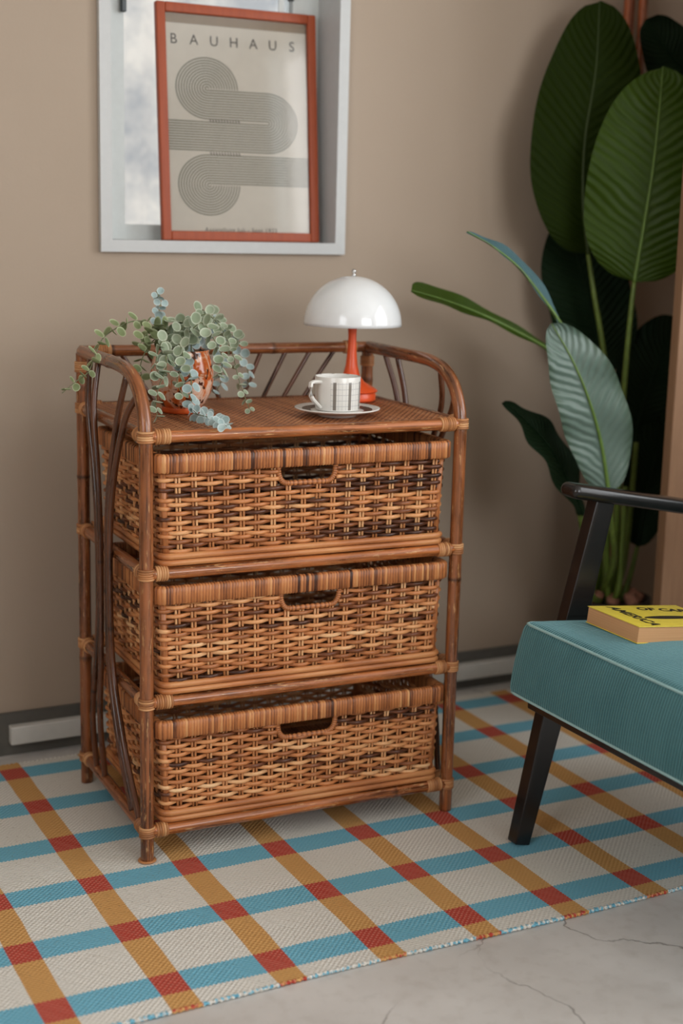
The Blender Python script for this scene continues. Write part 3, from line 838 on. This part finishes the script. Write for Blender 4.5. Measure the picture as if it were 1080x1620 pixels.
def strand(pix, key, step=0.0125, size=(0.8, 1.1), end=0.6, zlock=None):
    pts = [ORG + Vector((random.uniform(-0.025, 0.025), random.uniform(-0.025, 0.025), 0))]
    for q in pix:
        pts.append(chest_y(q[0], q[1], q[2]) if q[2] < 0.6 else on_z(q[0], q[1], q[2]))
    sp = spline(pts, 10)
    loc = [p - ep for p in sp]
    L = len(loc)
    st = MB().tube(loc, [0.0013 - 0.0006 * i / L for i in range(L)], 6).build('stem', M['euc_stem'], euc)
    d, nxt, flip = 0, 0.028, 0
    tot = sum((b - a).length for a, b in zip(sp, sp[1:]))
    for a, b in zip(sp, sp[1:]):
        seg = (b - a).length
        while seg > 0 and nxt <= d + seg:
            p = a.lerp(b, (nxt - d) / seg); tg = (b - a).normalized()
            side = tg.cross(Vector((0.25, -0.9, 0.35)))
            if side.length < 0.1: side = tg.cross(Vector((1, 0, 0)))
            side.normalize()
            side = Matrix.Rotation(flip * PI / 2 + random.uniform(-0.4, 0.4), 3, tg) @ side
            for sg in (1, -1):
                gr = (side * sg + tg * random.uniform(0.15, 0.55)).normalized()
                nrm = (tg * -0.3 + Vector((random.uniform(-0.5, 0.5), -0.75, random.uniform(0.2, 0.8)))).normalized()
                yv = nrm.cross(gr)
                if yv.length < 0.2: yv = tg.cross(gr)
                yv.normalize(); zv = gr.cross(yv)
                k = random.uniform(*size) * (1 - (1 - end) * (nxt / tot) ** 2)
                mt = Matrix((gr, yv, zv)).transposed().to_4x4()
                o = link('leaf', leaf_me[key], None, st)
                o.matrix_local = Matrix.Translation(p - ep + gr * 0.001) @ mt @ Matrix.Diagonal((k, k, k, 1))
            flip += 1
            nxt += step * random.uniform(0.85, 1.2)
        d += seg
strand([(240, 515, .21), (215, 508, .21), (190, 516, .20), (163, 535, .19), (150, 563, .17), (140, 588, .15), (122, 602, .14), (98, 622, .13)], 'euc_green', 0.0165, (0.75, 1.05), 0.7)
strand([(260, 524, .23), (249, 504, .24), (254, 480, .25), (247, 460, .25)], 'euc_blue', 0.0085, (0.65, 0.9), 0.75)
strand([(264, 560, .13), (262, 585, .125), (250, 615, .12), (246, 640, .11), (250, 662, .10)], 'euc', 0.0135, (0.8, 1.05), 0.8)
strand([(284, 545, .13), (290, 575, .125), (280, 600, .125), (288, 626, .12)], 'euc', 0.0175, (0.85, 1.1), 0.8)
strand([(305, 520, .15), (322, 512, .14), (340, 540, .13), (352, 570, .13), (346, 598, .13)], 'euc', 0.0115, (0.85, 1.15), 0.8)
strand([(318, 500, .20), (345, 512, .19), (366, 555, .18), (379, 605, .17), (396, 652, .16)], 'euc', 0.0150, (0.7, 1.0), 0.55)
strand([(305, 510, .22), (322, 492, .23), (345, 508, .24), (368, 530, .25), (385, 548, .26)], 'euc', 0.0125, (0.8, 1.05), 0.8)
strand([(312, 530, .27), (345, 560, .30), (350, 600, .31), (340, 622, .31)], 'euc_blue', 0.016, (0.8, 1.05), 0.8)
strand([(300, 590, .125), (303, 645, .13), (308, 654, .748), (330, 660, .748), (345, 666, .748), (358, 674, .749)], 'euc_blue', 0.0125, (0.75, 0.95), 0.7)
strand([(250, 535, .20), (232, 553, .18), (222, 580, .17), (228, 605, .17)], 'euc_green', 0.016, (0.8, 1.05), 0.8)
strand([(262, 522, .20), (240, 520, .19), (228, 532, .18), (222, 545, .18)], 'euc_green', 0.0125, (0.85, 1.1), 0.9)
strand([(280, 525, .19), (278, 508, .19), (290, 515, .17), (276, 532, .15)], 'euc', 0.0135, (0.85, 1.1), 0.9)
strand([(330, 512, .25), (372, 545, .28), (390, 580, .30), (394, 612, .30)], 'euc_blue', 0.0175, (0.8, 1.0), 0.8)
strand([(262, 540, .15), (250, 555, .14), (247, 580, .13), (254, 600, .125)], 'euc', 0.0145, (0.8, 1.05), 0.8)

# ================================================================== framed poster leaning in the window
PW, PH, PT = 0.352, 0.468, 0.016
pb = Vector((0.4355, BY + 0.028, WZ0 + 0.0008)); lean = math.asin(0.040 / PH)
post = thing('framed_poster', 'orange-framed print of grey curving lines leaning in the small window', 'poster', pb)
post.rotation_euler = (-lean, 0, 0)
# local: x right, z up, front faces -y; back face of the frame at y = +PT
fw = 0.019
for nm, a, b in (('frame_bar', (-PW / 2, 0, 0), (-PW / 2 + fw, PT, PH)), ('frame_bar', (PW / 2 - fw, 0, 0), (PW / 2, PT, PH)), ('frame_bar', (-PW / 2 + fw, 0, 0), (PW / 2 - fw, PT, fw)), ('frame_bar', (-PW / 2 + fw, 0, PH - fw), (PW / 2 - fw, PT, PH))):
    sz = [b[i] - a[i] for i in range(3)]
    MB().rbox(sz, 0.0025, 1, [(a[i] + b[i]) / 2 for i in range(3)]).build(nm, M['orange_frame'], post, 'auto')
sheet = MB().box((-PW / 2 + fw - 0.003, 0.0095, fw - 0.003), (PW / 2 - fw + 0.003, 0.0125, PH - fw + 0.003)).build('print', M['paper'], post, False)
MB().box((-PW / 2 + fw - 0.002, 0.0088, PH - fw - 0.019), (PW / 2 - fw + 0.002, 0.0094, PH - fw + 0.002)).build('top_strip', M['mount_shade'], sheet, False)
YI = 0.0092
def ribbon(mb, path, wd):
    path = [Vector((p[0], 0, p[1])) for p in path]
    vs, fs = [], []
    for i, p in enumerate(path):
        t_ = (path[min(i + 1, len(path) - 1)] - path[max(i - 1, 0)]).normalized()
        nv = Vector((-t_.z, 0, t_.x)) * wd / 2
        vs += [p + nv + Vector((0, YI, 0)), p - nv + Vector((0, YI, 0))]
    for i in range(len(path) - 1):
        fs.append((2 * i, 2 * i + 1, 2 * i + 3, 2 * i + 2))
    mb.add(vs, fs)
def fx_(u): return -PW / 2 + u * PW
def fz_(v_): return PH * (1 - v_)
Rr_, EX = 0.0618, 1.11
c1 = (-PW / 2 + 0.107, 0.3055); c2 = (-PW / 2 + 0.241, 0.2425); c3 = (-PW / 2 + 0.107, 0.1130)
xl, xr = -PW / 2 + fw - 0.001, PW / 2 - fw + 0.001
arc = lambda c, r, a0, a1, n=40: [(c[0] + EX * r * math.cos(math.radians(a0 + (a1 - a0) * i / n)), c[1] + r * math.sin(math.radians(a0 + (a1 - a0) * i / n))) for i in range(n + 1)]
mb = MB(); NL = 12
for i in range(NL):
    rho = Rr_ * (i + 0.7) / NL
    pa = arc(c1, rho, 0, 270) + arc(c2, Rr_ - rho + 0.002, 90, -90) + [(xl, c2[1] - (Rr_ - rho + 0.002))]
    ribbon(mb, pa, 0.0028)
    ribbon(mb, [(xr, c3[1] + rho)] + arc(c3, rho, 90, 360), 0.0028)
pr = mb.build('line_artwork', M['ink'], sheet, False)
mb = MB()
for zz in (c1[1] - Rr_ - 0.001, c2[1] - Rr_ - 0.004):
    for k in range(11):
        x = c1[0] + 0.004 + k * 0.0063
        ribbon(mb, [(x, zz + 0.0028), (x + 0.003, zz - 0.0028)], 0.0022)
mb.build('hatch_marks', M['ink_dark'], sheet, False)
def text_mesh(s, size, spacing=1.0, bold=0.0, shear=0.0):
    cu = bpy.data.curves.new('lettering', 'FONT'); cu.body = s; cu.size = size; cu.align_x = 'CENTER'; cu.space_character = spacing
    cu.resolution_u = 4; cu.offset = bold; cu.shear = shear
    o = bpy.data.objects.new('tmp', cu); COL.objects.link(o)
    bpy.context.view_layer.update()
    me = bpy.data.meshes.new_from_object(o.evaluated_get(bpy.context.evaluated_depsgraph_get()))
    bpy.data.objects.remove(o); bpy.data.curves.remove(cu)
    return me
for i, ch in enumerate('BAUHAUS'):
    me = text_mesh(ch, 0.0285)
    link('letter', me, M['ink_dark'], sheet, (-PW / 2 + 0.0375 + 0.0436 * i, YI - 0.0003, 0.3895 + 0.0004 * i), (PI / 2, 0, 0))
me = text_mesh('Ausstellung Juli - Sept 1923', 0.0125, 1.15)
link('lettering', me, M['ink_dark'], sheet, (0.0, YI - 0.0003, 0.0190), (PI / 2, 0, 0))
MB().box((-PW / 2 + fw - 0.003, 0.0060, fw - 0.003), (PW / 2 - fw + 0.003, 0.0072, PH - fw + 0.003)).build('glass', M['glass'], post, False)

# ================================================================== armchair
chair = thing('armchair', 'low armchair with teal corduroy seat and black wooden frame', 'armchair', (0.62, -0.18, 0))
def cp(x, y, z): return Vector((x - 0.62, y + 0.18, z))
SL = math.radians(7.0)
YF, YN = -0.200, -0.845            # far and near side frames
def bar(name, a, b, wx, wy, mat=None, r=0.003, par=None, taper=None):
    """rectangular bar from a to b with rounded edges"""
    a, b = cp(*a), cp(*b)
    d = b - a
    mb = MB().rbox((wx, wy, d.length), r, 2 if not taper else 8, fn=taper)
    q = d.to_track_quat('Z', 'Y') if abs(d.normalized().y) > 0.5 else None
    if q is None:
        zc = d.normalized(); yc = Vector((0, 1, 0)); yc = (yc - zc * yc.dot(zc)).normalized(); xc = yc.cross(zc)
        R3 = Matrix((xc, yc, zc)).transposed().to_4x4()
    else:
        zc = d.normalized(); xc = Vector((1, 0, 0)); yc = zc.cross(xc).normalized()
        R3 = Matrix((xc, yc, zc)).transposed().to_4x4()
    return mb.build(name, mat or M['black_wood'], par or chair, 'auto', M=Matrix.Translation((a + b) / 2) @ R3)
for y in (YF, YN):
    tp = lambda p: Vector((p.x * (1 - 0.38 * min(1, max(0, (-0.02 - p.z) / 0.29)) - 0.20 * min(1, max(0, (p.z - 0.06) / 0.25))), p.y, p.z))
    bar('leg', (0.6215, y, 0.0006), (0.7615, y, 0.622), 0.049, 0.028, taper=tp)
    bar('leg', (1.31, y, FZ + 0.0004), (1.14, y, 0.575), 0.046, 0.028)
    # armrest: rounded bar sloping down to the back
    MB().rbox((0.60, 0.050, 0.026), 0.0125, 6).build('armrest', M['black_wood'], chair, M=Matrix.Translation(cp(0.684 + 0.295, y, 0.634 - 0.053)) @ Matrix.Rotation(math.radians(10.3), 4, 'Y'))
    bar('side_rail', (0.675, y + (-0.008 if y > -0.5 else 0.008), 0.268), (1.24, y + (-0.008 if y > -0.5 else 0.008), 0.205), 0.04, 0.022)
bar('front_rail', (0.640, YF, 0.2685), (0.640, YN, 0.2685), 0.030, 0.036)
bar('rear_rail', (1.20, YF, 0.21), (1.20, YN, 0.21), 0.030, 0.036)
# seat cushion
sw, sd, sh = 0.60, 0.62, 0.128
ym = (YF + YN) / 2
def puff(p):
    u, v_ = p.x / (sd / 2), p.y / (sw / 2)
    e = max(0, 1 - u ** 4) * max(0, 1 - v_ ** 6)
    k = p.z / (sh / 2)
    p = p.copy()
    if k > 0: p.z += 0.023 * e * k
    fx2 = max(0, 1 - v_ ** 4) * (1 - k * k)
    if u < -0.9: p.x -= 0.006 * fx2
    p.x -= 0.012 * (0.5 - 0.5 * k) * (1 if u < 0 else 0)
    if abs(v_) > 0.9: p.y += math.copysign(0.006 * (1 - k * k), p.y)
    return p
Ms = Matrix.Translation(cp(0.580 + sd / 2 * math.cos(SL) + 0.004, ym, 0.352 - math.sin(SL) * sd / 2 + 0.004)) @ Matrix.Rotation(SL, 4, 'Y')
seat = MB().rbox((sd, sw, sh), 0.014, 14, fn=puff).build('seat_cushion', M['corduroy'], chair, M=Ms)
def loop(zf, inset, rad):
    pts = []
    f2, t2, _ = rrect(sd / 2 - inset, sw / 2 - inset, 0.016)
    for i in range(180):
        p, n = f2(t2 * i / 180)
        q = puff(Vector((p.x, p.y, zf * sh / 2)))
        pts.append(Ms @ q)
    return pts
MB().tube(loop(0.93, 0.0025, 0), 0.0026, 6, closed=True).build('piping', M['piping'], seat)
MB().tube(loop(-0.93, 0.0025, 0), 0.0026, 6, closed=True).build('piping', M['piping'], seat)
def puffb(p):
    p = p.copy(); e = max(0, 1 - (p.y / 0.30) ** 2) * max(0, 1 - (p.z / 0.26) ** 2)
    p.x += math.copysign(0.012 * e, p.x)
    return p
MB().rbox((0.12, 0.60, 0.52), 0.03, 10, fn=puffb).build('back_cushion', M['corduroy'], chair, M=Matrix.Translation(cp(1.245, ym, 0.60)) @ Matrix.Rotation(math.radians(18), 4, 'Y'))
bar('back_post', (1.21, YF - 0.02, 0.24), (1.40, YF - 0.02, 0.82), 0.03, 0.03)
bar('back_post', (1.21, YN + 0.02, 0.24), (1.40, YN + 0.02, 0.82), 0.03, 0.03)

# ================================================================== book on the seat
bk = thing('paperback_book', 'thick yellow paperback with black lettering lying on the teal seat', 'book', (0.668, -0.430, 0.4262))
bk.rotation_euler = (0, math.radians(5.5), 0)
BL, BW_, BT = 0.19, 0.136, 0.028
MB().rbox((BL - 0.002, BW_ - 0.003, BT - 0.002), 0.0012, 1, (BL / 2, BW_ / 2, BT / 2)).build('pages', M['pages'], bk, 'auto')
cov = MB().rbox((BL, BW_, 0.0012), 0.0004, 2, (BL / 2, BW_ / 2, BT - 0.0004)).build('cover', M['cover'], bk, 'auto')
MB().rbox((BL, BW_, 0.0012), 0.0004, 2, (BL / 2, BW_ / 2, 0.0008)).build('back_cover', M['cover'], bk, 'auto')
MB().box((BL - 0.0012, 0.001, 0.001), (BL + 0.0002, BW_ - 0.001, BT - 0.0005)).build('spine', M['cover'], bk, False)
zt_ = BT + 0.0004
me = text_mesh('AMERICA', 0.028, 1.04, 0.0012, 0.2)
link('lettering', me, M['print_black'], cov, (0.033, BW_ / 2, zt_), (0, 0, -PI / 2))
me = text_mesh('OF CARS', 0.026, 1.02, 0.0012, 0.2)
link('lettering', me, M['print_black'], cov, (0.135, BW_ - 0.040, zt_), (0, 0, -0.2))
pic = MB()
pic.add([(0.085 + 0.05 * math.cos(2 * PI * i / 24) + 0.02, 0.055 + 0.010 * math.sin(2 * PI * i / 24), zt_) for i in range(24)], [tuple(range(24))])
pic.build('cover_picture', M['print_black'], cov, False)

# ================================================================== tall broad-leaved plant
random.seed(8)
PB = Vector((1.245, 0.375, FZ))
pl = thing('broad_leaved_plant', 'tall banana-like plant with broad green leaves in a dark planter', 'potted plant', PB)
MB().lathe([(0.0001, 0), (0.078, 0), (0.083, 0.006), (0.092, 0.225), (0.094, 0.255), (0.090, 0.257), (0.087, 0.24), (0.0001, 0.235)], 36).build('planter', M['fibre_pot'], pl)
MB().lathe([(0.0001, 0.245), (0.06, 0.243), (0.087, 0.238)], 24).build('soil', M['soil'], pl)
for k in range(9):
    a = k * 0.7; rr_ = 0.045 + 0.022 * ((k * 37) % 10) / 10
    mb = MB().rbox((0.034, 0.026, 0.020), 0.007, 2, fn=lambda p: p * random.uniform(0.85, 1.15))
    mb.build('bark_chip', M['bark'], pl, loc=(rr_ * math.cos(a), rr_ * math.sin(a), 0.259), rot=(random.random(), random.random(), a))
def width_fn(kind, t_):
    if kind == 'oval': return max(0, 1 - abs(2 * t_ ** 1.0 - 1) ** 2.1) ** 0.52
    if kind == 'ovate': return max(0, 1 - abs(2 * t_ ** 0.82 - 1) ** 2.0) ** 0.58
    if kind == 'lance': return math.sin(PI * min(1, t_ ** 0.85)) ** 0.8
    if kind == 'paddle': return (0.30 + 0.70 * t_ ** 1.6) * max(0, 1 - t_ ** 9) ** 0.5 * min(1, t_ * 8 + 0.2)
    return math.sin(PI * t_)
def big_leaf(mid, hw, mat, kind='oval', face=(-0.35, -0.9, 0.2), fold=0.18, droop=0.0, roll=0.0, wave=0.006, rib='midrib', stalk=None, sr=0.006):
    """mid: pixel polyline base -> tip with room depth y; hw: half width in metres; face: the side shown"""
    c = spline([on_y(x, y, d) for x, y, d in mid], 14)
    n = len(c); m_ = 9
    fc = Vector(face).normalized()
    vs, tv, tn, fs = [], [], [], []
    ribp = []
    for i in range(n):
        t_ = i / (n - 1)
        tg = (c[min(i + 1, n - 1)] - c[max(i - 1, 0)]).normalized()
        sd_ = tg.cross(fc).normalized()
        if roll: sd_ = Matrix.Rotation(roll, 3, tg) @ sd_
        up = sd_.cross(tg).normalized()
        wd = hw * max(0.012, width_fn(kind, t_))
        for j in range(-m_, m_ + 1):
            u = j / m_
            off = sd_ * (u * wd) + up * (abs(u) * wd * fold - (u * u) * wd * droop + wave * math.sin(t_ * 19 + 2 * u) * abs(u))
            vs.append(c[i] + off - PB); tv.append((t_, u, 0)); tn.append(0.5)
        ribp.append(c[i] + up * 0.0015 - PB)
    W_ = 2 * m_ + 1
    for i in range(n - 1):
        for j in range(W_ - 1):
            a = i * W_ + j
            fs.append((a, a + 1, a + W_ + 1, a + W_))
    lf = MB().add(vs, fs, tn, tv).build('leaf', M[mat], pl)
    MB().tube(ribp, [0.0046 * (1 - 0.8 * i / n) for i in range(n)], 6).build('midrib', M['banana_dark'] if mat == 'banana_dark' else M['midrib_dark'] if mat == 'banana' else M['midrib'], lf)
    if stalk is not None:
        sp = [on_y(x, y, d) for x, y, d in stalk]
        end = PB + Vector((random.uniform(-0.03, 0.03), random.uniform(-0.03, 0.03), 0.24))
        q = spline([c[0]] + sp + [end], 10)
        k = len(q)
        MB().tube([p - PB for p in q], [0.0045 + 0.0038 * (i / k) for i in range(k)], 8).build('stalk', M['stalk'], pl)
big_leaf([(930, 402, .42), (922, 320, .42), (925, 220, .43), (942, 110, .45), (948, 2, .47)], 0.118, 'banana', 'oval', fold=0.10, droop=0.1, stalk=[(940, 470, .41), (956, 570, .40), (968, 720, .37)])
big_leaf([(1003, 446, .30), (1016, 370, .29), (1032, 270, .28), (1042, 180, .29), (1048, 106, .31)], 0.132, 'banana_bright', 'ovate', face=(-0.5, -0.8, 0.25), fold=0.10, droop=0.16, stalk=[(998, 490, .30), (986, 620, .31), (978, 760, .32)])
big_leaf([(1140, 175, .47), (1100, 128, .47), (1062, 88, .48), (1022, 30, .50)], 0.075, 'banana_dark', 'oval', fold=0.1)
big_leaf([(958, 590, .47), (948, 540, .48), (930, 470, .49), (912, 400, .50), (900, 340, .51)], 0.100, 'banana_dark', 'oval', fold=0.1, stalk=[(970, 660, .44), (976, 780, .40)])
big_leaf([(885, 512, .22), (862, 478, .22), (820, 425, .22), (780, 392, .22), (738, 367, .22)], 0.036, 'banana_blue', 'lance', face=(-0.4, -0.87, 0.25), fold=0.25, roll=1.0, wave=0.002, stalk=[(915, 590, .24), (948, 720, .28)], rib='x')
big_leaf([(962, 778, .18), (950, 700, .18), (930, 630, .18), (905, 570, .19), (872, 512, .21)], 0.072, 'banana_silver', 'ovate', face=(-0.3, -0.93, 0.1), fold=0.12, stalk=[(966, 830, .21), (970, 890, .27)])
big_leaf([(878, 560, .36), (835, 535, .36), (770, 502, .36), (710, 478, .36), (650, 460, .36)], 0.050, 'banana_bright', 'paddle', face=(-0.4, -0.87, 0.25), fold=0.2, roll=0.85, wave=0.002, stalk=[(915, 590, .36), (950, 690, .36)])
big_leaf([(922, 815, .26), (902, 768, .25), (870, 710, .25), (835, 670, .26), (796, 636, .27)], 0.052, 'banana_dark', 'lance', face=(0.2, -0.8, 0.5), fold=0.1, stalk=[(930, 870, .28)])
big_leaf([(1000, 720, .42), (1012, 660, .42), (1030, 600, .43), (1052, 550, .44), (1085, 510, .45)], 0.088, 'banana_dark', 'oval', fold=0.1, stalk=[(992, 800, .40)])
big_leaf([(1008, 864, .36), (1018, 810, .36), (1030, 750, .37), (1045, 700, .38), (1070, 655, .40)], 0.062, 'banana_dark', 'oval', fold=0.1, stalk=[(998, 905, .36)])
for (a, b, d) in (((1006, 700), (985, 900), .34), ((914, 800), (935, 940), .30), ((988, 770), (978, 930), .31)):
    q = [on_y(a[0], a[1], d), on_y((a[0] + b[0]) / 2 + 2, (a[1] + b[1]) / 2, d), on_y(b[0], b[1], d), PB + Vector((random.uniform(-0.03, 0.03), random.uniform(-0.03, 0.03), 0.24))]
    q = spline(q, 8)
    MB().tube([p - PB for p in q], [0.0055 + 0.003 * i / len(q) for i in range(len(q))], 8).build('stalk', M['stalk'], pl)

# bundle of cane poles standing against the wall behind the plant
cb = thing('cane_pole_bundle', 'bundle of reddish brown cane poles standing behind the broad-leaved plant', 'cane poles', (1.345, 0.535, FZ))
for k, (dx, dy) in enumerate(((-0.024, 0), (-0.008, 0.012), (0.008, -0.008), (0.022, 0.006), (0.0, 0.028))):
    MB().tube([(dx * 0.8, dy, 0.0), (dx, dy, 0.9), (dx * 1.1, dy, 1.95)], 0.0085 + 0.001 * (k % 2), 10).build('cane_pole', M['cane_poles'], cb)
mb = MB()
for zz in (0.4, 1.75): mb.tube([(0.040 * math.cos(2 * PI * i / 24), 0.009 + 0.034 * math.sin(2 * PI * i / 24), zz) for i in range(24)], 0.003, 6, True)
mb.build('tie', M['binding'], cb)

# tall plywood board at the right
bd = MB().rbox((0.62, 0.026, 1.95), 0.003, 2, (1.178 + 0.31, 0.12 + 0.013, FZ + 0.975)).build('plywood_board', M['plywood'], smooth='auto')
tag(bd, 'plain brown plywood board standing upright beside the broad-leaved plant', 'board')
